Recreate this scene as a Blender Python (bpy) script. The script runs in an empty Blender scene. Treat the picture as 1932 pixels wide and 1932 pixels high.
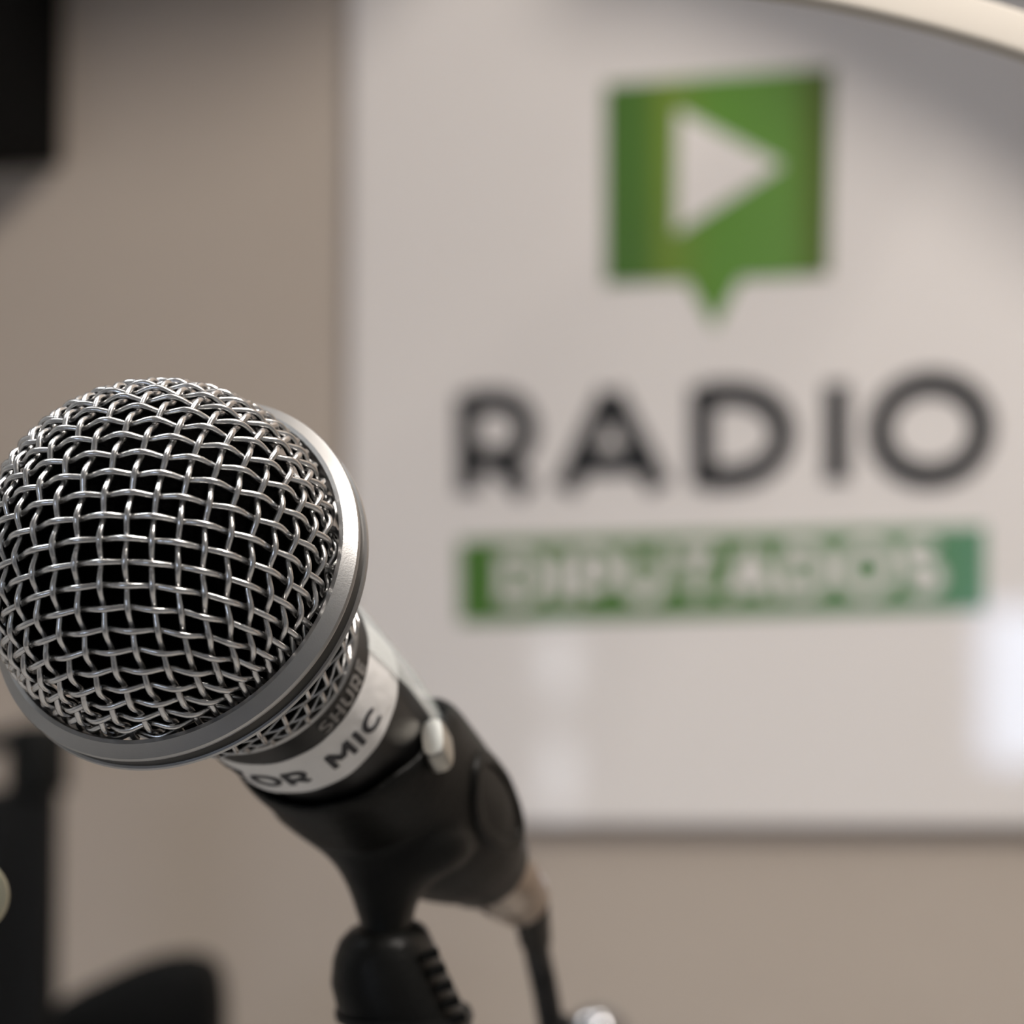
import bpy, bmesh, math, random
from mathutils import Vector, Matrix
C = bpy.context.scene
COL = C.collection
pi = math.pi
# ------------------------------------------------------------------ camera
FPX, CAMZ, FOC = 6600.0, 1.02, 0.387
PITCH = math.atan(534 / FPX)
CAM = Vector((0, 0, CAMZ))
RIGHT = Vector((1, 0, 0))
FWD = Vector((0, math.cos(PITCH), math.sin(PITCH)))
UP = Vector((0, -math.sin(PITCH), math.cos(PITCH)))
cd = bpy.data.cameras.new('camera')
cam = bpy.data.objects.new('camera', cd)
COL.objects.link(cam)
cam.location = CAM
cam.rotation_euler = (pi / 2 + PITCH, 0, 0)
cd.sensor_width = 36
cd.lens = 36 * FPX / 1932
cd.clip_start = 0.01
cd.dof.use_dof = True
cd.dof.focus_distance = FOC
cd.dof.aperture_fstop = 16.5
C.camera = cam
C.view_settings.view_transform = 'Standard'
C.view_settings.look = 'None'
C.view_settings.gamma = 1
C.view_settings.use_curve_mapping = False
C.view_settings.exposure = 0.0
C.cycles.use_denoising = True
# ------------------------------------------------------------------ frames
# room frame: a runs along the back wall, b away from it towards the camera, z up
TH = math.radians(21.7)
DB = 0.85
U = Vector((math.cos(TH), -math.sin(TH), 0))
N = Vector((-math.sin(TH), -math.cos(TH), 0))
P0 = CAM + FWD * DB
P0.z = 0
WALL_B = -0.0035


def room(a, b, z):
    return P0 + U * a + N * b + Vector((0, 0, z))


def at(px, py, d):
    return CAM + FWD * d + RIGHT * ((px - 966) / FPX * d) - UP * ((py - 966) / FPX * d)


def cvec(x, y, z):
    return RIGHT * x - UP * y + FWD * z


def on_plane(px, py, b=0.0):
    """room coordinates (a, z) of the photo point on the vertical plane at distance b from the board"""
    d = at(px, py, 1) - CAM
    o = room(0, b, 0)
    t = (o - CAM).dot(N) / d.dot(N)
    p = CAM + d * t
    return (p - P0).dot(U), p.z


ROOM_M = Matrix(((U.x, N.x, 0, P0.x), (U.y, N.y, 0, P0.y), (0, 0, 1, 0), (0, 0, 0, 1)))
# ------------------------------------------------------------------ world and lights
w = bpy.data.worlds.new('world')
C.world = w
w.use_nodes = True
w.node_tree.nodes['Background'].inputs[0].default_value = (0.75, 0.87, 1.0, 1)
w.node_tree.nodes['Background'].inputs[1].default_value = 0.4
KEY = room(0.5, 0.5, CAMZ + 0.66)


def area(name, loc, target, size, power, col, shape='DISK', sy=None):
    l = bpy.data.lights.new(name, 'AREA')
    l.shape = shape
    l.size = size
    if sy:
        l.size_y = sy
    l.energy = power
    l.color = col
    o = bpy.data.objects.new(name, l)
    o.location = loc
    o.rotation_euler = (Vector(target) - Vector(loc)).to_track_quat('-Z', 'Y').to_euler()
    COL.objects.link(o)
    return o


area('key_spot', KEY, room(0.05, 0, CAMZ + 0.1), 0.20, 6.7, (1.0, 0.93, 0.86))
PAN = (-0.7, 0.6)
area('ceiling_panel_light', room(*PAN, 2.57), room(*PAN, 0), 0.8, 15, (0.94, 0.975, 1.0), 'RECTANGLE', 0.45)

DOWN = room(0.25, 0.28, 2.575)  # light added for white highlights on the microphone ring and wires
area('ring_highlight_light', DOWN, DOWN - Vector((0, 0, 1)), 0.35, 7.5, (1.0, 0.97, 0.93))


# ------------------------------------------------------------------ materials
def mat(name, col, rough=0.5, metal=0.0, bump=0.0, bscale=300, var=0.0, vscale=8, coat=0.0, spec=0.5, emit=None, estr=1, alpha=None):
    m = bpy.data.materials.new(name)
    m.use_nodes = True
    nt = m.node_tree
    b = nt.nodes['Principled BSDF']
    b.inputs['Base Color'].default_value = (*col, 1)
    b.inputs['Roughness'].default_value = rough
    b.inputs['Metallic'].default_value = metal
    b.inputs['Specular IOR Level'].default_value = spec
    b.inputs['Coat Weight'].default_value = coat
    if alpha is not None:
        b.inputs['Alpha'].default_value = alpha
    if emit:
        b.inputs['Emission Color'].default_value = (*emit, 1)
        b.inputs['Emission Strength'].default_value = estr
    tc = nt.nodes.new('ShaderNodeTexCoord')
    if var:
        n = nt.nodes.new('ShaderNodeTexNoise')
        n.inputs['Scale'].default_value = vscale
        n.inputs['Detail'].default_value = 4
        mx = nt.nodes.new('ShaderNodeMix')
        mx.data_type = 'RGBA'
        mx.inputs['A'].default_value = (*[c * (1 - var) for c in col], 1)
        mx.inputs['B'].default_value = (*[min(1, c * (1 + var)) for c in col], 1)
        nt.links.new(tc.outputs['Object'], n.inputs['Vector'])
        nt.links.new(n.outputs['Fac'], mx.inputs['Factor'])
        nt.links.new(mx.outputs['Result'], b.inputs['Base Color'])
    if bump:
        n2 = nt.nodes.new('ShaderNodeTexNoise')
        n2.inputs['Scale'].default_value = bscale
        bp = nt.nodes.new('ShaderNodeBump')
        bp.inputs['Strength'].default_value = bump
        bp.inputs['Distance'].default_value = 0.001
        nt.links.new(tc.outputs['Object'], n2.inputs['Vector'])
        nt.links.new(n2.outputs['Fac'], bp.inputs['Height'])
        nt.links.new(bp.outputs['Normal'], b.inputs['Normal'])
    return m


def ramp_mat(name, x0, x1, stops, rough=0.3, coat=0.0):
    """colour that changes along the object's local x"""
    m = mat(name, stops[0][1], rough, coat=coat)
    nt = m.node_tree
    tc = nt.nodes.new('ShaderNodeTexCoord')
    sx = nt.nodes.new('ShaderNodeSeparateXYZ')
    mr = nt.nodes.new('ShaderNodeMapRange')
    mr.inputs['From Min'].default_value = x0
    mr.inputs['From Max'].default_value = x1
    cr = nt.nodes.new('ShaderNodeValToRGB')
    el = cr.color_ramp.elements
    while len(el) < len(stops):
        el.new(0.5)
    for e, (p, c) in zip(el, stops):
        e.position = p
        e.color = (*c, 1)
    nt.links.new(tc.outputs['Object'], sx.inputs[0])
    nt.links.new(sx.outputs['X'], mr.inputs['Value'])
    nt.links.new(mr.outputs[0], cr.inputs[0])
    nt.links.new(cr.outputs[0], nt.nodes['Principled BSDF'].inputs['Base Color'])
    return m


M = {}
M['wall'] = mat('wall_paint', (0.46, 0.39, 0.33), 0.75, bump=0.15, bscale=120, var=0.03, vscale=6)
M['side'] = mat('side_wall_paint', (0.74, 0.74, 0.73), 0.8, bump=0.1, bscale=120)
M['ceil'] = mat('ceiling_paint', (0.8, 0.79, 0.77), 0.85, bump=0.1, bscale=200)
M['floor'] = mat('carpet', (0.26, 0.26, 0.265), 0.95, bump=0.5, bscale=600, var=0.2, vscale=80)
M['desk'] = mat('desk_laminate', (0.33, 0.32, 0.31), 0.45, var=0.15, vscale=20)
M['board'] = mat('board_face', (0.76, 0.71, 0.68), 0.5, coat=1.0, var=0.01, vscale=5)
M['board'].node_tree.nodes['Principled BSDF'].inputs['Coat Roughness'].default_value = 0.03
M['print'] = mat('print_black', (0.012, 0.0125, 0.014), 0.5, spec=0.3)
M['white_print'] = mat('print_white', (0.74, 0.69, 0.66), 0.45)
M['wire'] = mat('steel_wire', (0.60, 0.595, 0.59), 0.27, 1.0, bump=0.05, bscale=2500)
M['ring'] = mat('brushed_ring', (0.41, 0.405, 0.40), 0.38, 1.0, bump=0.035, bscale=5000, var=0.04, vscale=900)
M['groove'] = mat('ring_groove', (0.045, 0.044, 0.042), 0.45, 0.6)
M['foam'] = mat('black_foam', (0.0015, 0.0015, 0.0015), 0.95, bump=0.6, bscale=1200, spec=0.0)
M['body'] = mat('black_enamel', (0.008, 0.008, 0.008), 0.36, spec=0.3, bump=0.1, bscale=2500)
M['collar'] = mat('dark_collar', (0.012, 0.012, 0.012), 0.45, spec=0.35)
M['tape'] = mat('paper_tape', (0.78, 0.77, 0.76), 0.4, bump=0.5, bscale=220, var=0.12, vscale=160)
M['clear'] = mat('clear_tape', (0.85, 0.9, 0.9), 0.22, alpha=0.35, coat=0.5)
M['ink'] = mat('marker_ink', (0.02, 0.02, 0.026), 0.6)
M['pale'] = mat('pale_print', (0.20, 0.19, 0.18), 0.5)
M['rubber'] = mat('black_rubber', (0.006, 0.006, 0.0055), 0.42, spec=0.13, bump=0.15, bscale=1500)
M['plug'] = mat('nickel_plug', (0.42, 0.36, 0.31), 0.28, 1.0)
M['cable'] = mat('cable_rubber', (0.007, 0.007, 0.008), 0.5, spec=0.25)
M['blackmetal'] = mat('black_coated_metal', (0.005, 0.005, 0.005), 0.5, spec=0.2, var=0.1, vscale=60)
M['blackbox'] = mat('black_vinyl', (0.002, 0.002, 0.002), 0.75, spec=0.1, bump=0.2, bscale=900)
M['cone'] = mat('speaker_cone', (0.008, 0.008, 0.008), 0.7)
M['chrome'] = mat('chrome', (0.32, 0.32, 0.33), 0.06, 1.0)
M['cream'] = mat('cream_enamel', (0.53, 0.485, 0.425), 0.7, spec=0.2, var=0.02, vscale=20)
M['grey'] = mat('grey_enamel', (0.22, 0.22, 0.225), 0.5)
M['brass'] = mat('pale_brass', (0.62, 0.57, 0.40), 0.4, 0.2, var=0.15, vscale=150)
M['glass'] = mat('daylit_pane', (0.8, 0.85, 0.9), 0.2, emit=(0.66, 0.78, 1.0), estr=11)
M['blind'] = mat('roller_blind', (0.45, 0.43, 0.4), 0.9, bump=0.2, bscale=500)
M['trim'] = mat('window_trim', (0.55, 0.54, 0.52), 0.5)
M['diffuser'] = mat('lamp_diffuser', (0.9, 0.9, 0.9), 0.6)
M['slit_emit'] = mat('slit_glow', (0.8, 0.8, 0.8), 0.6, emit=(0.9, 0.93, 1.0), estr=5.5)


# ------------------------------------------------------------------ mesh helpers
def obj(name, verts, faces, m, parent=None, smooth=True, angle=38, matrix=None):
    me = bpy.data.meshes.new(name)
    me.from_pydata([tuple(v) for v in verts], [], faces)
    bm = bmesh.new()
    bm.from_mesh(me)
    bmesh.ops.recalc_face_normals(bm, faces=bm.faces)
    bm.to_mesh(me)
    bm.free()
    me.materials.append(M[m])
    if smooth:
        me.shade_smooth()
        me.set_sharp_from_angle(angle=math.radians(angle))
    o = bpy.data.objects.new(name, me)
    COL.objects.link(o)
    if matrix is not None:
        o.matrix_world = matrix
    if parent:
        bpy.context.view_layer.update()
        o.parent = parent
        o.matrix_parent_inverse = parent.matrix_world.inverted()
    return o


def empty(name, loc):
    o = bpy.data.objects.new(name, None)
    o.empty_display_size = 0.02
    o.location = loc
    COL.objects.link(o)
    bpy.context.view_layer.update()
    return o


def tag(o, label, cat, group=None):
    o['label'] = label
    o['category'] = cat
    if group:
        o['group'] = group
    return o


def struct(o):
    o['kind'] = 'structure'
    return o


def loft(rings, cap=True, closed=False):
    n = len(rings[0])
    v, f = [], []
    for r in rings:
        v += [Vector(p) for p in r]
    L = len(rings)
    for i in range(L if closed else L - 1):
        j = (i + 1) % L
        for k in range(n):
            k2 = (k + 1) % n
            f.append((i * n + k, i * n + k2, j * n + k2, j * n + k))
    if cap and not closed:
        f.append(tuple(range(n))[::-1])
        f.append(tuple((L - 1) * n + k for k in range(n)))
    return v, f


def join(*vf):
    V, F = [], []
    for v, f in vf:
        o = len(V)
        V += list(v)
        F += [tuple(i + o for i in q) for q in f]
    return V, F


def tube(pts, r, n=10, cap=True):
    pts = [Vector(p) for p in pts]
    rs = r if isinstance(r, (list, tuple)) else [r] * len(pts)
    t0 = (pts[1] - pts[0]).normalized()
    x = t0.orthogonal().normalized()
    rings = []
    for i, p in enumerate(pts):
        a = pts[max(0, i - 1)]
        b = pts[min(len(pts) - 1, i + 1)]
        t = (b - a).normalized()
        x = (x - t * x.dot(t)).normalized()
        y = t.cross(x)
        rings.append([p + (x * math.cos(2 * pi * k / n) + y * math.sin(2 * pi * k / n)) * rs[i] for k in range(n)])
    return loft(rings, cap)


def catmull(pts, n=8):
    pts = [Vector(p) for p in pts]
    out = []
    for i in range(len(pts) - 1):
        p0 = pts[i - 1] if i else pts[0] * 2 - pts[1]
        p1, p2 = pts[i], pts[i + 1]
        p3 = pts[i + 2] if i + 2 < len(pts) else pts[-1] * 2 - pts[-2]
        for k in range(n):
            t = k / n
            out.append(0.5 * ((2 * p1) + (p2 - p0) * t + (2 * p0 - 5 * p1 + 4 * p2 - p3) * t * t + (3 * p1 - p0 - 3 * p2 + p3) * t ** 3))
    out.append(pts[-1])
    return out


def box(c, ax, ay, az):
    """box from centre and three half-axis vectors"""
    c = Vector(c)
    v = [c + ax * i + ay * j + az * k for i in (-1, 1) for j in (-1, 1) for k in (-1, 1)]
    f = [(0, 1, 3, 2), (4, 6, 7, 5), (0, 4, 5, 1), (2, 3, 7, 6), (0, 2, 6, 4), (1, 5, 7, 3)]
    return v, f


def bevel(o, wd, seg=3):
    md = o.modifiers.new('bevel', 'BEVEL')
    md.width = wd
    md.segments = seg
    md.limit_method = 'ANGLE'
    md.harden_normals = False
    return o


def rbox(a0, a1, b0, b1, z0, z1):
    """box in room coordinates"""
    c = room((a0 + a1) / 2, (b0 + b1) / 2, (z0 + z1) / 2)
    return box(c, U * ((a1 - a0) / 2), N * ((b1 - b0) / 2), Vector((0, 0, (z1 - z0) / 2)))


def lathe(o, ax, prof, n=48, e1=None, cap=True):
    """prof: (s along axis, radius)"""
    ax = Vector(ax).normalized()
    e1 = Vector(e1) if e1 else ax.orthogonal().normalized()
    e2 = ax.cross(e1)
    return loft([[o + ax * s + (e1 * math.cos(2 * pi * k / n) + e2 * math.sin(2 * pi * k / n)) * r for k in range(n)] for s, r in prof], cap)


def superloft(secs, n=28, p=2.4):
    """secs: (centre, half-axis vector x, half-axis vector y): superellipse sections"""
    rings = []
    for c, x, y in secs:
        r = []
        for k in range(n):
            t = 2 * pi * k / n
            ct, st = math.cos(t), math.sin(t)
            r.append(c + x * (math.copysign(abs(ct) ** (2 / p), ct)) + y * (math.copysign(abs(st) ** (2 / p), st)))
        rings.append(r)
    return loft(rings)


# ------------------------------------------------------------------ room
A0, A1, B1, ZC = -1.9, 1.9, 3.2, 2.6
DESK = CAMZ - 0.27
struct(obj('wall_back', *rbox(A0 - .1, A1 + .1, WALL_B - 0.1, WALL_B, 0, ZC), 'wall', smooth=False))
struct(obj('wall_left', *rbox(A0 - .1, A0, WALL_B, B1, 0, ZC), 'side', smooth=False))
struct(obj('wall_right', *rbox(A1, A1 + .1, WALL_B, B1, 0, ZC), 'side', smooth=False))
struct(obj('floor', *rbox(A0 - .1, A1 + .1, WALL_B - .1, B1 + .1, -0.1, 0), 'floor', smooth=False))
struct(obj('ceiling', *rbox(A0 - .1, A1 + .1, WALL_B - .1, B1 + .1, ZC, ZC + 0.1), 'ceil', smooth=False))


def mirror_at(px, py, b):
    """where the ray mirrored in the board meets the plane at b"""
    a, z = on_plane(px, py, 0)
    ca = (CAM - P0).dot(U)
    cb = (CAM - P0).dot(N)
    k = b / cb
    return a + (a - ca) * k, z + (z - CAMZ) * k


# rear wall with a window and an added glowing slit, both mirrored in the glossy board
wa0, _ = mirror_at(1822, 1300, B1)
_, wz1 = mirror_at(1822, 1150, B1)
_, wz0 = mirror_at(1822, 1450, B1)
wa1 = wa0 + 0.95
sa0, sz1 = mirror_at(1012, 1190, B1)
sa1, sz0 = mirror_at(1078, 1530, B1)
WT = 1.9
parts = [rbox(A0 - .1, sa0, B1, B1 + .1, 0, ZC), rbox(sa1, wa0, B1, B1 + .1, 0, ZC), rbox(wa1, A1 + .1, B1, B1 + .1, 0, ZC),
         rbox(sa0, sa1, B1, B1 + .1, 0, sz0), rbox(sa0, sa1, B1, B1 + .1, sz1, ZC),
         rbox(wa0, wa1, B1, B1 + .1, 0, wz0), rbox(wa0, wa1, B1, B1 + .1, WT, ZC)]
struct(obj('wall_rear', *join(*parts), 'side', smooth=False))
win = struct(obj('window_1', *join(rbox(wa0, wa0 + .012, B1 + .01, B1 + .07, wz0, WT), rbox(wa1 - .02, wa1, B1 + .01, B1 + .07, wz0, WT),
                                   rbox(wa0, wa1, B1 + .01, B1 + .07, wz0, wz0 + .006), rbox(wa0, wa1, B1 + .01, B1 + .07, WT - .02, WT)), 'trim', smooth=False))
obj('pane', *rbox(wa0, wa1, B1 + .05, B1 + .056, wz0, WT), 'glass', win, smooth=False)
obj('blind', *rbox(wa0, wa1, B1 + .02, B1 + .023, wz1, WT), 'blind', win, smooth=False)
win2 = struct(obj('glow_slit', *join(rbox(sa0, sa1, B1 + .02, B1 + .06, (sz0 + sz1) / 2 - .02, (sz0 + sz1) / 2 + .03)), 'trim', smooth=False))
zm = sz0 + (sz1 - sz0) * 0.33
obj('pane', *rbox(sa0, sa1, B1 + .05, B1 + .056, sz0, sz1), 'slit_emit', win2, smooth=False)  # glowing panel added to make the pale streak in the board

# ------------------------------------------------------------------ desk (just below the frame)
dk = tag(empty('desk', room(0.1, 0.45, 0)), 'grey laminate desk under the microphone, below the frame', 'desk')
bevel(obj('desktop', *rbox(-0.9, 1.1, 0.06, 0.72, DESK - 0.03, DESK), 'desk', dk, smooth=False), 0.003)
for a in (-0.85, 1.05):
    for b in (0.11, 0.67):
        obj('leg', *rbox(a - .025, a + .025, b - .025, b + .025, 0, DESK - 0.03), 'blackmetal', dk, smooth=False)

# ------------------------------------------------------------------ ceiling lamp
cl = tag(empty('ceiling_lamp', room(*PAN, ZC)), 'white rectangular ceiling panel lamp above the desk', 'lamp')
pa, pb_ = PAN
obj('frame', *join(rbox(pa - .44, pa + .44, pb_ - .255, pb_ - .23, 2.575, ZC), rbox(pa - .44, pa + .44, pb_ + .23, pb_ + .255, 2.575, ZC),
                   rbox(pa - .44, pa - .415, pb_ - .23, pb_ + .23, 2.575, ZC), rbox(pa + .415, pa + .44, pb_ - .23, pb_ + .23, 2.575, ZC)), 'trim', cl, smooth=False)
obj('diffuser', *rbox(pa - .415, pa + .415, pb_ - .23, pb_ + .23, 2.585, ZC), 'diffuser', cl, smooth=False)
dl = tag(empty('ring_highlight_lamp', Vector((DOWN.x, DOWN.y, ZC))), 'unseen round ceiling light added close to the sign wall for highlights', 'lamp')
obj('trim_ring', *lathe(Vector((DOWN.x, DOWN.y, ZC)), (0, 0, -1), [(0, .19), (.02, .2), (.03, .195), (.03, .18), (.0, .178)], 48, cap=False), 'trim', dl)
obj('diffuser', *lathe(Vector((DOWN.x, DOWN.y, ZC)), (0, 0, -1), [(0.001, .178), (.018, .176)], 48), 'diffuser', dl)
ks = tag(empty('spot_lamp', Vector((KEY.x, KEY.y, ZC))), 'round warm spot lamp hanging under the ceiling', 'lamp')
kd = (room(0.05, 0, CAMZ + 0.1) - KEY).normalized()
obj('lamp_head', *lathe(KEY, -kd, [(0.004, 0.098), (-0.003, 0.102), (0.03, 0.10), (0.07, 0.06), (0.1, 0.012)]), 'blackmetal', ks)
obj('stem', *tube([KEY - kd * 0.098, KEY - kd * 0.13 + Vector((0, 0, .05)), Vector(((KEY - kd * 0.13).x, (KEY - kd * 0.13).y, ZC))], 0.008), 'blackmetal', ks)

# ------------------------------------------------------------------ sign board on the wall
ba0, _ = on_plane(657, 900)
_, bz0 = on_plane(1300, 1556)
ba1, _ = on_plane(2075, 900)
bz1 = bz0 + 0.262
sign = tag(empty('sign_board', room((ba0 + ba1) / 2, 0, bz0)), 'glossy off-white board with a green play-button logo and RADIO lettering', 'sign')
SB = ROOM_M @ Matrix.Rotation(0, 4, 'Z')


def flat(name, polys, m, parent, b0=0.0, b1=0.0004):
    """extruded flat polygons (a, z) on the board; polys: list of outlines (convex or simple)"""
    V, F = [], []
    for pl in polys:
        n = len(pl)
        o = len(V)
        V += [(a, b1, z) for a, z in pl] + [(a, b0, z) for a, z in pl]
        F.append(tuple(o + k for k in range(n)))
        for k in range(n):
            F.append((o + k, o + (k + 1) % n, o + n + (k + 1) % n, o + n + k))
    return obj(name, V, F, m, parent, smooth=False, matrix=ROOM_M)


bevel(flat('panel', [[(ba0, bz0), (ba1, bz0), (ba1, bz1), (ba0, bz1)]], 'board', sign, -0.0034, 0), 0.0006)


def bp(px, py):
    return on_plane(px, py, 0)


def strip(pts, wd, closed=False):
    """ribbon quads along 2-D points, mitred"""
    n = len(pts)
    L, R = [], []
    for i in range(n):
        if closed:
            p, q = pts[i - 1], pts[(i + 1) % n]
        else:
            p, q = pts[max(0, i - 1)], pts[min(n - 1, i + 1)]
        c = pts[i]
        d1 = Vector((c[0] - p[0], c[1] - p[1]))
        d2 = Vector((q[0] - c[0], q[1] - c[1]))
        d1 = d1.normalized() if d1.length > 1e-9 else d2.normalized()
        d2 = d2.normalized() if d2.length > 1e-9 else d1
        t = (d1 + d2).normalized()
        nn = Vector((-t.y, t.x))
        k = min(1.8, 1 / max(0.3, nn.dot(Vector((-d1.y, d1.x)))))
        L.append((c[0] + nn.x * wd * k / 2, c[1] + nn.y * wd * k / 2))
        R.append((c[0] - nn.x * wd * k / 2, c[1] - nn.y * wd * k / 2))
    out = []
    for i in range(n if closed else n - 1):
        j = (i + 1) % n
        out.append([L[i], L[j], R[j], R[i]])
    return out


def arc(cx, cy, rx, ry, d0, d1, n=14):
    return [(cx + rx * math.cos(math.radians(d0 + (d1 - d0) * k / n)), cy + ry * math.sin(math.radians(d0 + (d1 - d0) * k / n))) for k in range(n + 1)]


# stroke letters in a unit-height box: name -> (advance width, [(points, closed)])
GL = {
    'R': (0.74, [([(0.08, 0), (0.08, 1)], 0), ([(0.08, 0.92), (0.36, 0.92)] + arc(0.36, 0.63, 0.27, 0.29, 88, -88) + [(0.08, 0.34)], 0), ([(0.36, 0.34), (0.62, 0)], 0)]),
    'A': (0.86, [([(0.02, 0), (0.43, 0.97)], 0), ([(0.43, 0.97), (0.84, 0)], 0), ([(0.19, 0.27), (0.67, 0.27)], 0)]),
    'D': (0.84, [([(0.08, 0.92), (0.33, 0.92)] + arc(0.33, 0.5, 0.44, 0.42, 88, -88) + [(0.08, 0.08)], 0), ([(0.08, 0), (0.08, 1)], 0)]),
    'I': (0.16, [([(0.08, 0), (0.08, 1)], 0)]),
    'O': (0.98, [(arc(0.49, 0.5, 0.43, 0.44, 0, 345, 23), 1)]),
    'P': (0.70, [([(0.08, 0), (0.08, 1)], 0), ([(0.08, 0.92), (0.36, 0.92)] + arc(0.36, 0.62, 0.27, 0.30, 88, -88) + [(0.08, 0.32)], 0)]),
    'U': (0.80, [([(0.08, 1), (0.08, 0.4)] + arc(0.40, 0.4, 0.32, 0.33, 182, 358) + [(0.72, 1)], 0)]),
    'T': (0.72, [([(0.0, 0.92), (0.72, 0.92)], 0), ([(0.36, 0.92), (0.36, 0)], 0)]),
    'S': (0.66, [(arc(0.33, 0.71, 0.25, 0.22, 40, 265, 12) + arc(0.33, 0.29, 0.26, 0.22, 85, -145, 12), 0)]),
    'M': (0.92, [([(0.08, 0), (0.10, 1)], 0), ([(0.10, 1), (0.46, 0.3)], 0), ([(0.46, 0.3), (0.82, 1)], 0), ([(0.82, 1), (0.84, 0)], 0)]),
    'C': (0.72, [(arc(0.44, 0.5, 0.37, 0.43, 50, 310, 16), 0)]),
    'L': (0.60, [([(0.08, 1), (0.08, 0.06), (0.58, 0.06)], 0)]),
    'H': (0.76, [([(0.08, 0), (0.08, 1)], 0), ([(0.68, 0), (0.68, 1)], 0), ([(0.08, .5), (0.68, .5)], 0)]),
    'E': (0.62, [([(0.60, 0.94), (0.08, 0.94), (0.08, 0.06), (0.60, 0.06)], 0), ([(0.08, .5), (0.54, .5)], 0)]),
}


def quad_map(q):
    """unit square -> board coordinates through four photo points (lower left, lower right, upper right, upper left)"""
    p = [Vector(bp(*k)) for k in q]

    def f(x, y):
        return tuple((p[0] * (1 - x) + p[1] * x) * (1 - y) + (p[3] * (1 - x) + p[2] * x) * y)
    return f


def letter(ch, q, wd, m):
    adv, strokes = GL[ch]
    f = quad_map(q)
    ls = Vector(f(0, 0)), Vector(f(1, 0)), Vector(f(0, 1))
    sx, sy = (ls[1] - ls[0]).length / adv, (ls[2] - ls[0]).length
    polys = []
    for pts, cl in strokes:
        loc = [(x * sx, y * sy) for x, y in pts]
        for qd in strip(loc, wd, cl):
            polys.append([f(x / (sx * adv), y / sy) for x, y in qd])
    return polys


PX = DB / FPX  # metres per photo pixel on the board, roughly
for ch, q in (('R', [(868, 932), (1022, 928), (1015, 738), (866, 745)]), ('A', [(1062, 926), (1250, 921), (1246, 732), (1060, 740)]),
              ('D', [(1310, 918), (1494, 912), (1494, 722), (1308, 730)]), ('I', [(1556, 909), (1602, 908), (1602, 722), (1556, 724)]),
              ('O', [(1647, 913), (1868, 907), (1868, 706), (1647, 713)])):
    flat('letter', letter(ch, q, 47 * PX, 'print'), 'print', sign)
# green bar, its lettering and the speech-bubble logo with a play triangle
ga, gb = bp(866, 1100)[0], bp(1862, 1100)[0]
M['bar'] = ramp_mat('bar_green', ga, gb, [(0.0, (0.055, 0.155, 0.012)), (0.5, (0.060, 0.165, 0.020)), (0.85, (0.075, 0.20, 0.06)), (1.0, (0.085, 0.23, 0.12))], coat=0.6)  # green turns bluish towards the right end
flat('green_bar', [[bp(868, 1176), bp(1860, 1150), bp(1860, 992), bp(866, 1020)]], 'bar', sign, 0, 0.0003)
wds = [GL[c][0] for c in 'DIPUTADOS']
gap = 0.19
tot = sum(wds) + gap * 8
x = 0
for c, wd in zip('DIPUTADOS', wds):
    xa, xb = 945 + 830 * x / tot, 945 + 830 * (x + wd) / tot

    def yb(xx, t):
        lo = 1138 - 20 * (xx - 945) / 830
        hi = 1046 - 26 * (xx - 945) / 830
        return lo + (hi - lo) * t
    flat('letter', letter(c, [(xa, yb(xa, 0)), (xb, yb(xb, 0)), (xb, yb(xb, 1)), (xa, yb(xa, 1))], 24 * PX, 'white_print'), 'white_print', sign, 0.0003, 0.0006)
    x += wd + gap
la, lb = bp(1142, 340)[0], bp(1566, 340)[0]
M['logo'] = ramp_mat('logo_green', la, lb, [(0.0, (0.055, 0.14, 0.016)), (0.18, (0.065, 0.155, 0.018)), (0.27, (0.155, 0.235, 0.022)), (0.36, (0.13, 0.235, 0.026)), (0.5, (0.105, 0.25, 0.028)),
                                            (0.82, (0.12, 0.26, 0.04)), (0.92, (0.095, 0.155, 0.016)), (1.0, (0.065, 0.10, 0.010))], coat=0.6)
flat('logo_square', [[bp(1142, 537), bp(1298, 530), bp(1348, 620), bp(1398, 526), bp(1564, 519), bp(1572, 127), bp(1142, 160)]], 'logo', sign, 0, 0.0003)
flat('play_triangle', [[bp(1276, 440), bp(1478, 312), bp(1280, 208)]], 'white_print', sign, 0.0003, 0.0006)

# ------------------------------------------------------------------ loudspeaker on the wall, top left
sa, _ = on_plane(124, 200, WALL_B)
_, sz = on_plane(60, 322, WALL_B)
sp = tag(empty('wall_loudspeaker', room(sa - .09, WALL_B, sz)), 'black wall loudspeaker box cut off by the top left corner', 'speaker')
bevel(obj('cabinet', *rbox(sa - .18, sa, WALL_B, WALL_B + .08, sz, sz + .28), 'blackbox', sp, smooth=False), 0.002)
obj('woofer', *lathe(room(sa - .09, WALL_B + .078, sz + .10), N, [(0, .07), (0.004, .07), (0.004, .062), (-.015, .02), (-.008, .0)], 40, cap=False), 'cone', sp)
obj('tweeter', *lathe(room(sa - .09, WALL_B + .078, sz + .225), N, [(0, .028), (0.004, .028), (0.003, .02), (0.009, .01), (0.01, .0)], 32, cap=False), 'cone', sp)

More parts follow.
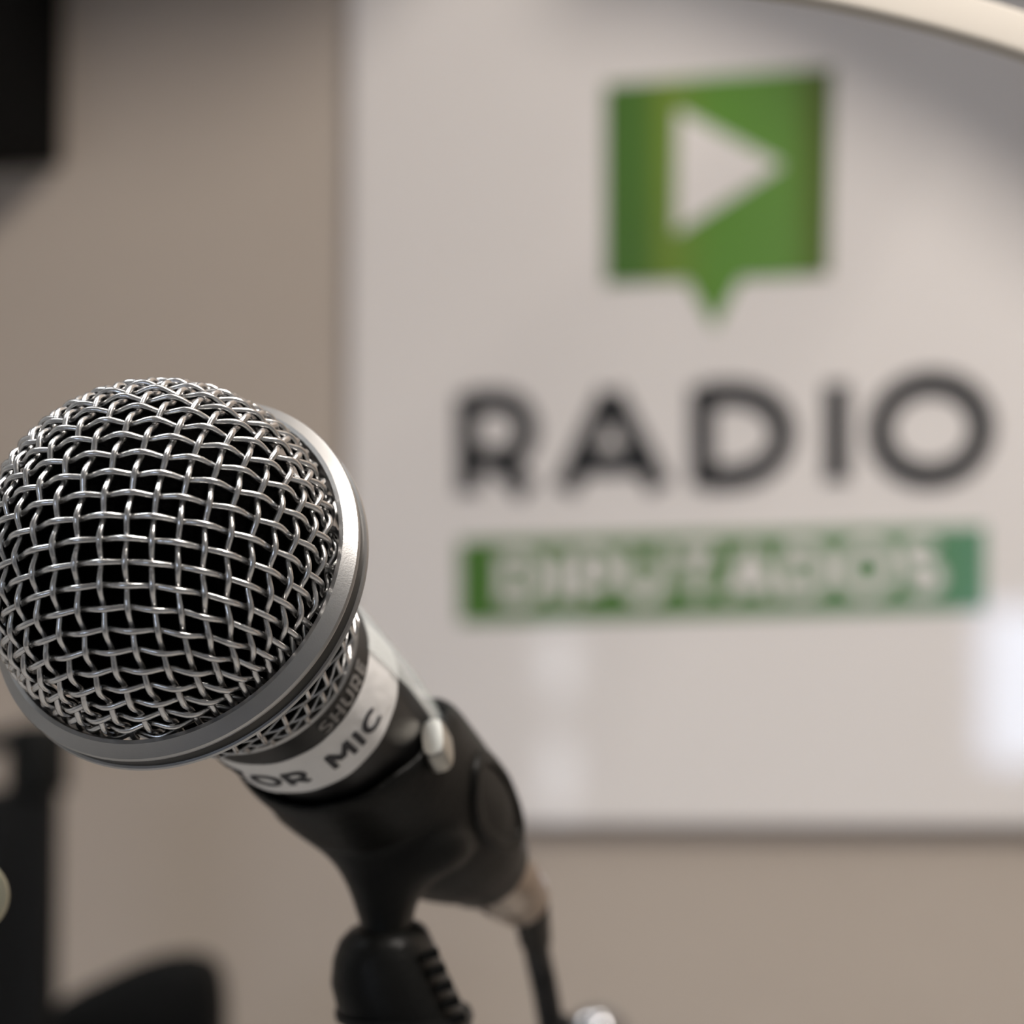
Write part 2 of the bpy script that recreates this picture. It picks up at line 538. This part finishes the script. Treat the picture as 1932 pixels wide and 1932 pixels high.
# unseen cabinet added above the frame; its soft shadow darkens the wall's top
ca1, cz0 = 0.045, CAMZ + 0.268
wc = tag(empty('shading_cabinet', room(ca1 - .3, WALL_B, cz0)), 'unseen grey cabinet added above the picture to throw a soft shadow', 'cabinet')
bevel(obj('carcass', *rbox(ca1 - .6, ca1, WALL_B, .075, cz0, cz0 + .5), 'grey', wc, smooth=False), 0.002)
for k in (0, 1):
    d_ = bevel(obj('door', *rbox(ca1 - .598 + .3 * k, ca1 - .302 + .3 * k, .075, .09, cz0 + .002, cz0 + .498), 'grey', wc, smooth=False), 0.002)
    hx = ca1 - .33 + .06 * k
    obj('handle', *tube([room(hx, .089, cz0 + .08), room(hx, .11, cz0 + .085), room(hx, .11, cz0 + .175), room(hx, .089, cz0 + .18)], .004, 10), 'chrome', d_)

# ------------------------------------------------------------------ the microphone
AX = cvec(0.36397, 0.47218, 0.80285).normalized()      # from the grille to the handle
MC = at(326, 1085, 0.40)                            # centre of the ring's front edge
RR = 0.02316
vr = (CAM - MC).normalized()
EN = (vr - AX * vr.dot(AX)).normalized()            # radial direction turned to the camera
EL = AX.cross(EN)
if EL.dot(RIGHT) > 0:
    EL = -EL                                        # radial direction to the lower left in the picture


def mp(s, r, ph):
    q = s if s < 0 else (s * 0.69 if s < .05 else .0345 + (s - .05) * .645)
    r = r * (1 if s < 0.0055 else 0.965)
    return MC + AX * q - EL * (0.036 * max(0, q - .004)) + (EN * math.cos(ph) + EL * math.sin(ph)) * r


def mlathe(prof, n=96, cap=False):
    return loft([[mp(s, r, 2 * pi * k / n) for k in range(n)] for s, r in prof], cap)


mic = tag(empty('microphone', mp(0.06, 0, 0)), 'handheld dynamic microphone with silver ball grille and tape label on black handle', 'microphone')
RG = 0.0210
ring = obj('grille_ring', *mlathe([(-0.0006, RG + .0000), (-0.0012, RG + .0003), (-0.0012, RG + .0008), (-0.0003, RR - .0005), (0.0001, RR - .0001), (0.0006, RR), (0.0011, RR - .0001),
                                   (0.0013, RR - .0007), (0.0036, RR - .0007), (0.0038, RR - .0001), (0.0042, RR), (0.0048, RR - .0003), (0.0050, RR - .0012), (0.0050, RG - .001), (-0.0006, RG)], 128), 'ring', mic, angle=25)
obj('ring_groove', *mlathe([(0.00125, RR - .0008), (0.00125, RR - .0004), (0.0037, RR - .0004), (0.0037, RR - .0008)], 128), 'groove', mic)
# inner foam ball
foam = obj('foam_liner', *mlathe([(-0.0221, 0.0003)] + [(-0.0038 - 0.0183 * math.cos(math.radians(t)), 0.0183 * math.sin(math.radians(t))) for t in range(6, 91, 6)] +
                                 [(0.006, 0.0182), (0.014, 0.0160), (0.024, 0.0130), (0.031, 0.0112)], 48), 'foam', mic)
# woven front grille: a net of equal cells laid over the dome
WR, WH = 0.00039, 0.00041
PU, PV, RS, FLAT = 0.00283, 0.00252, 0.0203, 1.0
apex = -AX
t1 = (RIGHT + UP * 0.02)
t1 = (t1 - apex * t1.dot(apex)).normalized()
t2 = apex.cross(t1)
if t2.dot(UP) < 0:
    t2 = -t2
rot = math.radians(-4.5)
t1, t2 = t1 * math.cos(rot) + t2 * math.sin(rot), t2 * math.cos(rot) - t1 * math.sin(rot)
OFU, OFV = 0.35, 0.2
NU, NV = 17, 19
net = {}


def geo(t, ang):
    return (apex * math.cos(ang) + t * math.sin(ang)).normalized()


for i in range(-NU, NU + 1):
    net[i, 0] = geo(t1, (i + OFU) * PU / RS)
for j in range(-NV, NV + 1):
    g = geo(t2, j * PV / RS)
    # axis column shifted with the offset so that cells stay parallelograms
    net[0, j] = (net[0, 0] * 1.0).normalized() if j == 0 else None
base0 = net[0, 0]
tv = (t2 - base0 * t2.dot(base0)).normalized()
tu = (t1 - base0 * t1.dot(base0)).normalized()
tv = (tv + tu * 0.11).normalized()
for j in range(-NV, NV + 1):
    if j:
        ang = j * PV / RS
        net[0, j] = (base0 * math.cos(ang) + tv * math.sin(ang)).normalized()
for si in (1, -1):
    for sj in (1, -1):
        for i in range(1, NU + 1):
            for j in range(1, NV + 1):
                A, B, P = net.get((si * (i - 1), sj * j)), net.get((si * i, sj * (j - 1))), net.get((si * (i - 1), sj * (j - 1)))
                if A is None or B is None or P is None:
                    continue
                m_ = A + B
                if m_.length < 0.2:
                    continue
                m_.normalize()
                q = (m_ * (2 * m_.dot(P)) - P).normalized()
                if q.dot(apex) > -0.50:
                    net[si * i, sj * j] = q


def dome(n, h):
    """unit direction -> point on the flattened dome, raised by h"""
    k = n.dot(apex)
    lat = n - apex * k
    p = apex * (k * RS * FLAT) + lat * RS
    nn = (apex * (k / FLAT) + lat).normalized()
    return MC - AX * 0.0032 + p + nn * h


def runs(keys):
    out, cur = [], []
    for idx, k in keys:
        v = net.get(k)
        if v is None or v.dot(apex) < -0.34:
            if len(cur) > 1:
                out.append(cur)
            cur = []
        else:
            cur.append((idx, v))
    if len(cur) > 1:
        out.append(cur)
    return out


def cut(seq, sg):
    pts = [v for _, v in seq]
    fine = catmull(pts, 6)
    P = []
    for k, v in enumerate(fine):
        t = seq[0][0] + k / 6
        u = v.normalized()
        if u.dot(apex) > -0.20:
            P.append(dome(u, WH * sg * math.cos(pi * t)))
    return P


for i in range(-NU, NU + 1):
    for r in runs([(j, (i, j)) for j in range(-NV, NV + 1)]):
        P = cut(r, 1 if i % 2 == 0 else -1)
        if len(P) > 3:
            obj('wire', *tube(P, WR, 7), 'wire', ring, angle=70)
for j in range(-NV, NV + 1):
    for r in runs([(i, (i, j)) for i in range(-NU, NU + 1)]):
        P = cut(r, -1 if j % 2 == 0 else 1)
        if len(P) > 3:
            obj('wire', *tube(P, WR, 7), 'wire', ring, angle=70)


# woven rear cone between ring and collar
def cone(s):
    t = (s - 0.004) / (0.0312 - 0.004)
    return 0.0218 + (0.0128 - 0.0218) * (t ** 1.25)


NC, NH = 34, 6
S0, S1 = 0.0049, 0.0308
for k in range(NC):
    P = []
    for q in range(0, NH * 6 + 1):
        s = S0 + (S1 - S0) * q / (NH * 6)
        P.append(mp(s, cone(s) + WH * (1 if k % 2 else -1) * math.cos(pi * q / 6), 2 * pi * k / NC + 0.05 * 0 + s * 9))
    obj('wire', *tube(P, WR * .8, 6), 'wire', ring, angle=70)
for h in range(1, NH):
    s = S0 + (S1 - S0) * h / NH
    n = NC * 6
    rings = []
    for q in range(n):
        ph = 2 * pi * q / n
        r0 = cone(s) - WH * (1 if h % 2 == 0 else -1) * math.cos(pi * q / 6)
        rr = []
        for e in range(6):
            al = 2 * pi * e / 6
            rr.append(mp(s + WR * .8 * math.sin(al), r0 + WR * .8 * math.cos(al), ph + s * 9))
        rings.append(rr)
    obj('wire', *loft(rings, False, True), 'wire', ring, angle=70)
# collar, handle, tape
collar = obj('collar', *mlathe([(0.0302, .0108), (0.0310, .0131), (0.0316, .0133), (0.0322, .0131), (0.0328, .0129), (0.0384, .0128), (0.0388, .0118)], 96), 'collar', mic)
obj('collar_rim', *mlathe([(0.0300, .0126), (0.0303, .0136), (0.0309, .0138), (0.0313, .0134), (0.0313, .0126)], 96), 'ring', mic)
HP = [(0.0372, .0121), (0.045, .0122), (0.055, .0119), (0.065, .0112), (0.08, .0101), (0.10, .0088), (0.12, .0077), (0.135, .0070), (0.137, .0060)]
obj('handle', *mlathe(HP, 72, True), 'body', mic)


def hr(s):
    for (s0, r0), (s1, r1) in zip(HP, HP[1:]):
        if s0 <= s <= s1:
            return r0 + (r1 - r0) * (s - s0) / (s1 - s0)
    return HP[-1][1]


random.seed(4)


def wrap(ph0, ph1, s0, s1, lift, n=60, k=5, wav=0.0):
    V, F = [], []
    for layer in (0, 1):
        for i in range(n + 1):
            ph = ph0 + (ph1 - ph0) * i / n
            for j in range(k + 1):
                s = s0(ph) + (s1(ph) - s0(ph)) * j / k
                V.append(mp(s, hr(s) + (lift if layer == 0 else lift - 0.00012) + wav * math.sin(ph * 9 + j * 1.3) * math.sin(ph * 5.3), ph))
    K = k + 1
    o = (n + 1) * K
    for i in range(n):
        for j in range(k):
            a = i * K + j
            F.append((a, a + 1, a + K + 1, a + K))
            F.append((o + a, o + a + K, o + a + K + 1, o + a + 1))
    for i in range(n):
        F.append((i * K, i * K + K, o + i * K + K, o + i * K))
        F.append((i * K + k, o + i * K + k, o + i * K + K + k, i * K + K + k))
    for j in range(k):
        F.append((j, o + j, o + j + 1, j + 1))
        a = n * K
        F.append((a + j, a + j + 1, o + a + j + 1, o + a + j))
    return V, F


R_ = math.radians
tape = obj('tape_label', *wrap(R_(-75), R_(150), lambda p: 0.0388 + .0003 * math.sin(p * 3), lambda p: 0.0515 + 0.0012 * max(0, math.sin(p)) + .0004 * math.sin(p * 4 + 1), 0.0006, wav=0.00007), 'tape', mic)
tape['label'] = 'pale paper tape with hand-written LOCUTOR MIC'
ct = obj('clear_tape', *wrap(R_(-150), R_(-52), lambda p: 0.0376, lambda p: 0.079 + .002 * math.sin(p * 5), 0.0011, wav=0.00015), 'clear', mic)
ct['label'] = 'clear sticky tape wrapped over the handle'


def ring_text(txt, ph_start, s_base, size, wd, m, parent, lift, sp=0.22, squash=1.0):
    """letters round the handle: baseline at s_base, tops towards the grille; reading runs towards the upper right"""
    x = 0
    for ch in txt:
        if ch == ' ':
            x += 0.55
            continue
        adv, strokes = GL[ch]
        V, F = [], []
        for pts, clz in strokes:
            # resample for curvature
            fine = []
            for a, b in zip(pts, pts[1:] + ([pts[0]] if clz else [])):
                for q in range(3):
                    fine.append((a[0] + (b[0] - a[0]) * q / 3, a[1] + (b[1] - a[1]) * q / 3))
            if not clz:
                fine.append(pts[-1])
            for qd in strip([((x + p[0]) * size * squash, p[1] * size) for p in fine], wd, clz):
                o = len(V)
                for h in (lift + 0.00006, lift - 0.0001):
                    for (qx, qy) in qd:
                        s = s_base - qy
                        V.append(mp(s, hr(max(s, HP[0][0])) + h, ph_start - qx / 0.0123))
                F += [(o, o + 1, o + 2, o + 3), (o + 4, o + 7, o + 6, o + 5)] + [(o + e, o + 4 + e, o + 4 + (e + 1) % 4, o + (e + 1) % 4) for e in range(4)]
        obj('letter', V, F, m, parent, smooth=False)
        x += adv + sp
    return x


ring_text('LOCUTOR MIC', R_(150), 0.0478, 0.0045, 0.00075, 'ink', tape, 0.00075, sp=0.20, squash=0.86)
ring_text('SHURE', R_(4), 0.0374, 0.0032, 0.0005, 'pale', collar, 0.00085, sp=0.25, squash=0.66)

# ------------------------------------------------------------------ XLR plug and cable
cab = tag(empty('microphone_cable', mp(0.15, 0, 0)), 'black cable with a silver plug hanging from the microphone tail', 'cable')
plug = obj('plug', *mlathe([(0.136, .0050), (0.137, .0056), (0.1385, .0056), (0.139, .0051), (0.146, .0050), (0.1475, .0052), (0.149, .0050), (0.156, .0044), (0.1565, .0034)], 40, True), 'plug', cab)
dp = lambda px, py, d: at(px, py, d)
pc = [mp(0.156, 0, 0), mp(0.161, 0, 0), dp(1014, 1800, .502), dp(1026, 1855, .506), dp(1035, 1905, .509), dp(1044, 1965, .511), dp(1052, 2060, .512), dp(1056, 2150, .511)]
e = pc[-1].copy()
e.z = DESK + 0.004
pc += [e + FWD * 0.01, e + Vector((0.03, 0.07, 0)), e + Vector((0.12, 0.10, 0))]
cp = catmull(pc, 10)
for p in cp:
    p.z = max(p.z, DESK + 0.0021)
obj('boot', *tube(cp[:18], [.0034 - .0011 * k / 17 for k in range(18)], 14), 'rubber', cab)
obj('cord', *tube(cp[12:], 0.0019, 12), 'cable', cab)

# ------------------------------------------------------------------ microphone clip on its stand
st = tag(empty('microphone_stand', Vector((at(860, 2300, .46).x, at(860, 2300, .46).y, DESK))), 'black table stand with swivel joint and plastic clip holding the microphone', 'stand')


def mouth(ph):
    """front edge of the clip depends on the side"""
    d = math.degrees(ph)
    k = [(-180, .090), (-120, .088), (-90, .0835), (-60, .074), (-30, .0655), (0, .0610), (40, .0580), (80, .0560), (110, .0560), (180, .060)]
    for (a, va), (b, vb) in zip(k, k[1:]):
        if a <= d <= b:
            t = (d - a) / (b - a)
            t = t * t * (3 - 2 * t)
            return va + (vb - va) * t
    return .06


def cr(s):
    k = [(.05, .0136), (.075, .0134), (.092, .0126), (.107, .0118), (.118, .0104), (.127, .0086), (.133, .0062), (.1365, .003)]
    for (a, va), (b, vb) in zip(k, k[1:]):
        if a <= s <= b:
            return va + (vb - va) * (s - a) / (b - a)
    return .003 if s > .13 else .0136


def clip_mesh():
    n, L = 72, 22
    rings = []
    phs = [-pi + 2 * pi * k / n for k in range(n)]
    # inner wall from the back to the mouth, rounded lip, outer wall to the closed end
    rings.append([mp(.1, hr(.1) + .0006, p) for p in phs])
    rings.append([mp(mouth(p) + .006, hr(mouth(p) + .006) + .0005, p) for p in phs])
    for t, dr in ((0.0016, .0007), (0.0004, .0011), (0.0, .0017), (.0004, .0023)):
        rings.append([mp(mouth(p) + t, hr(mouth(p)) + dr * (cr(mouth(p)) - hr(mouth(p))) / .003, p) for p in phs])
    for i in range(1, L + 1):
        t = i / L
        rings.append([mp(mouth(p) + .001 + (.1362 - mouth(p) - .001) * t, cr(mouth(p) + .001 + (.1362 - mouth(p) - .001) * t), p) for p in phs])
    return loft(rings, True)


# neck under the clip: lofted down to the swivel
dN = .447
secs = []
for y, x0, x1, th in ((1478, 520, 760, .006), (1512, 502, 830, .009), (1545, 524, 880, .0105), (1575, 563, 900, .0105), (1605, 608, 896, .010), (1632, 634, 872, .0095), (1655, 648, 828, .009), (1680, 660, 800, .0085), (1710, 670, 785, .008), (1750, 683, 777, .008), (1790, 690, 776, .008)):
    c = at((x0 + x1) / 2, y, dN)
    secs.append((c, RIGHT * ((x1 - x0) / 2 / FPX * dN), FWD * th))
clip = obj('clip', *join(clip_mesh(), superloft(secs, 36, 2.3)), 'rubber', st, angle=60)
md = clip.modifiers.new('fuse', 'REMESH')
md.mode = 'VOXEL'
md.voxel_size = 0.0005
md.use_smooth_shade = True
md = clip.modifiers.new('fillet', 'SMOOTH')
md.iterations = 16
md.factor = 0.6
# raised oval outline on the flank of the clip
ov = []
for k in range(40):
    t = 2 * pi * k / 40
    s = .1035 + .0155 * math.cos(t)
    ov.append(mp(s, cr(s) + .0001, R_(-42) + R_(24) * math.sin(t)))
rings = []
for k in range(40):
    p, q = ov[k - 1], ov[(k + 1) % 40]
    t = (q - p).normalized()
    s_ = (ov[k] - MC).dot(AX)
    nn = (ov[k] - (MC + AX * s_)).normalized()
    y = t.cross(nn)
    rings.append([ov[k] + nn * .0006 * math.cos(2 * pi * e / 8) + y * .0011 * math.sin(2 * pi * e / 8) for e in range(8)])
obj('flank_rim', *loft(rings, False, True), 'rubber', clip)
# pale metallic pad standing in for the bright highlight on the clip's lip
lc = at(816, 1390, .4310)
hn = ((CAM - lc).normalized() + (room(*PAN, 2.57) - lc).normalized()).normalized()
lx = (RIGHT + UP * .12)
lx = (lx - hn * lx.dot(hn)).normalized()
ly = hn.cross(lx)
M['pale_highlight'] = mat('highlight_metal', (0.42, 0.40, 0.36), 0.36, 0.85)
obj('lip_highlight', *superloft([(lc - hn * .003, lx * .0016, ly * .0034), (lc - hn * .0006, lx * .0016, ly * .0034), (lc, lx * .0013, ly * .003)], 24, 3), 'pale_highlight', clip, angle=50)
# swivel barrel
secs = []
for y, x0, x1, th in ((1743, 693, 786, .0065), (1747, 676, 796, .0085), (1756, 658, 806, .0098), (1775, 640, 815, .0105), (1805, 629, 829, .011), (1850, 625, 850, .0115), (1895, 636, 872, .0115), (1940, 655, 892, .0115), (2010, 682, 922, .0115), (2090, 715, 955, .011), (2110, 735, 945, .009)):
    c = at((x0 + x1) / 2, y, dN)
    secs.append((c, RIGHT * ((x1 - x0) / 2 / FPX * dN), FWD * th))
swv = obj('swivel', *superloft(secs, 36, 2.6), 'rubber', st, angle=60)
for k in range(5):
    c = at(812 + k * 13, 1800 + k * 30, dN - .0085)
    obj('ridge', *box(c, (RIGHT * .9 - UP * -.3).normalized() * .0011, (UP * .9 + RIGHT * -.25).normalized() * .0005, FWD * .0012), 'rubber', swv, smooth=False)
obj('band', *superloft([(at(760, 1905, dN), RIGHT * .0087, FWD * .0122), (at(764, 1918, dN), RIGHT * .0088, FWD * .0122)], 36, 2.6), 'blackmetal', st)
p0, p1 = at(838, 2100, dN), at(880, 2220, dN)
p2 = p1 + Vector((.004, 0, -.02))
pb = Vector((p2.x, p2.y, DESK + .012))
obj('gooseneck', *tube(catmull([p0, p1, p2, pb], 8), .0075, 18), 'blackmetal', st)
obj('base', *lathe(Vector((pb.x, pb.y, DESK)), (0, 0, 1), [(0, .035), (.004, .038), (.009, .037), (.013, .031), (.016, .012)], 48), 'blackmetal', st)
st.location = (pb.x, pb.y, DESK)
bpy.context.view_layer.update()
for ch in st.children:
    ch.matrix_parent_inverse = st.matrix_world.inverted()

# ------------------------------------------------------------------ second stand pole behind the grille
d2 = .80
q0, q1 = at(72, 1398, d2), at(60, 1932, d2)
q1.z = DESK
ps = tag(empty('stand_pole', Vector((q1.x, q1.y, DESK))), 'black vertical stand pole behind the grille at the left edge', 'stand')
pd = (q0 - q1).normalized()
obj('pole', *tube([q1, q0], .0053, 20), 'blackmetal', ps)
obj('clutch', *lathe(q0 - pd * .012, pd, [(0, .0055), (.001, .0072), (.012, .0072), (.016, .006), (.0165, .0)], 24, cap=False), 'rubber', ps)
obj('cross_bar', *tube([q0 + RIGHT * .002, q0 - RIGHT * .05], .0026, 14), 'blackmetal', ps)
low = at(-40, 1600, d2)
obj('clamp', *superloft([(at(2, 1490, d2), RIGHT * .008, FWD * .006), (at(0, 1560, d2), RIGHT * .0085, FWD * .007), (at(6, 1700, d2), RIGHT * .0075, FWD * .007), (at(4, 1830, d2), RIGHT * .0075, FWD * .007), (at(2, 2000, d2), RIGHT * .0075, FWD * .006)], 20, 3), 'blackmetal', ps)
obj('base', *lathe(Vector((q1.x, q1.y, DESK)), (0, 0, 1), [(0, .012), (.006, .0125), (.010, .010), (.012, .007)], 40), 'blackmetal', ps)

# small pale knob peeking in at the left edge, on its own post
d3 = .425
kc = at(-54, 1690, d3)
kb = Vector((kc.x - .035, kc.y + .0, DESK))
kn = tag(empty('knob_stand', kb), 'pale brass disc knob on a thin post peeking in at the left frame edge', 'knob')
kz = (CAM - kc).normalized()
obj('knob', *lathe(kc, kz, [(-.004, .0036), (-.003, .0043), (0, .0046), (.0006, .0043), (.0008, .0)], 32, cap=False), 'brass', kn)
obj('post', *tube(catmull([kc - kz * .003, kc - kz * .008 + Vector((-.004, 0, 0)), Vector((kb.x, kb.y, kc.z - .03)), kb + Vector((0, 0, .003))], 8), .0022, 12), 'blackmetal', kn)
obj('base', *lathe(kb, (0, 0, 1), [(0, .02), (.003, .02), (.005, .016), (.006, .003)], 28), 'blackmetal', kn)

# ------------------------------------------------------------------ black rounded case, bottom left
d4 = .74
cs = tag(empty('equipment_case', Vector((at(230, 1932, d4).x, at(230, 1932, d4).y, DESK))), 'black rounded equipment case with sloping top, blurred at the bottom left', 'case')
top = [(92, 1925), (112, 1888), (150, 1866), (200, 1842), (250, 1819), (300, 1804), (340, 1800), (372, 1806), (394, 1822), (406, 1850), (412, 1900)]
V = []
zb = DESK + .004
outl = [at(x, y, d4) for x, y in top]
outl = [Vector((outl[0].x, outl[0].y, zb))] + outl + [Vector((outl[-1].x, outl[-1].y, zb))]
cen = sum(outl, Vector()) / len(outl)
rings = []
for k, (dd, sc) in enumerate(((-.004, .90), (-.002, .97), (.002, 1.0), (.015, 1.0), (.03, .985), (.034, .93))):
    rings.append([cen + (p - cen) * sc + Vector((0, dd, 0)) for p in outl])
obj('shell', *loft(rings), 'blackbox', cs, angle=50)
for dx in (-.010, .010):
    for dy in (.006, .026):
        fc = Vector((cen.x + dx, cen.y + dy, DESK))
        obj('foot', *lathe(fc, (0, 0, 1), [(0, .003), (.0075, .003)], 14), 'rubber', cs)

# ------------------------------------------------------------------ domed chrome tip, bottom edge
d5 = .67
cc = at(1127, 1962, d5)
rt = tag(empty('chrome_tipped_rod', Vector((cc.x, cc.y, DESK))), 'short rod with a shiny domed chrome tip at the bottom edge', 'rod')
obj('tip', *lathe(cc, (0, 0, 1), [(-.006, .0035), (-.005, .0056)] + [(.0062 * math.sin(R_(t)), .0062 * math.cos(R_(t))) for t in range(-40, 91, 10)], 32, cap=False), 'chrome', rt)
obj('rod', *tube([Vector((cc.x, cc.y, DESK + .004)), cc - Vector((0, 0, .005))], .0033, 16), 'blackmetal', rt)
obj('base', *lathe(Vector((cc.x, cc.y, DESK)), (0, 0, 1), [(0, .018), (.003, .018), (.005, .014), (.006, .003)], 28), 'blackmetal', rt)

# ------------------------------------------------------------------ curved cream lamp arm, top right, with an added shadow band above the frame
d6 = .452
lb_ = at(3050, 1500, d6)
lb_.z = DESK
lamp = tag(empty('desk_lamp', lb_), 'desk lamp with a curved cream arm crossing the top right corner', 'lamp')
arm = [at(x, y, d6) for x, y in ((3030, 1400), (2940, 900), (2640, 450), (2330, 245), (2100, 132), (1932, 70), (1800, 30), (1700, 4), (1600, -19), (1490, -39), (1300, -66), (1100, -84))]
arm = [lb_ + Vector((0, 0, .008))] + arm
ap = catmull(arm, 8)
rings = []
for k, p in enumerate(ap):
    t = (ap[min(k + 1, len(ap) - 1)] - ap[max(k - 1, 0)]).normalized()
    un = (UP - t * UP.dot(t))
    un = (un - FWD * un.dot(FWD)).normalized() if un.length > .2 else -RIGHT
    ft = -FWD * math.cos(.55) + un * math.sin(.55)
    ft = (ft - t * ft.dot(t)).normalized()
    nrm = ft.cross(t).normalized()
    rg = []
    for e in range(16):
        al = 2 * pi * e / 16
        c_, s_ = math.cos(al), math.sin(al)
        rg.append(p + nrm * (.0034 * math.copysign(abs(c_) ** .25, c_)) + ft * (.0012 * math.copysign(abs(s_) ** .25, s_)))
    rings.append(rg)
obj('arm', *loft(rings), 'cream', lamp, angle=45)
obj('base', *lathe(lb_, (0, 0, 1), [(0, .075), (.006, .078), (.012, .07), (.014, .01)], 48), 'cream', lamp)
# unseen curved band, added to keep the spot lamp off the sign's upper right
TS = 0.09
edge = []
for px, py in ((1050, -45), (1200, 8), (1400, 78), (1600, 165), (1800, 282), (1932, 375), (2080, 500), (2240, 660)):
    a, z = on_plane(px, py, 0)
    edge.append(room(a, 0, z).lerp(KEY, TS))
edge = [e for e in catmull(edge, 6)]
out_d = (U * 0.55 + Vector((0, 0, 0.85))).normalized()
rings = []
for e in edge:
    rings.append([e, e + out_d * .05 + N * .004, e + out_d * .075 + N * .008, e + out_d * .075 + N * .011, e + out_d * .05 + N * .007, e + N * .003])
obj('shadow_band', *loft(rings), 'grey', lamp, angle=40)
j0, j1 = ap[-1], edge[len(edge) // 2] + out_d * .07 + N * .009
obj('band_joint', *tube(catmull([j0, j0 + Vector((-.02, .0, .03)), j0 + Vector((.0, .05, .11)), j1], 8), .003, 12), 'cream', lamp)
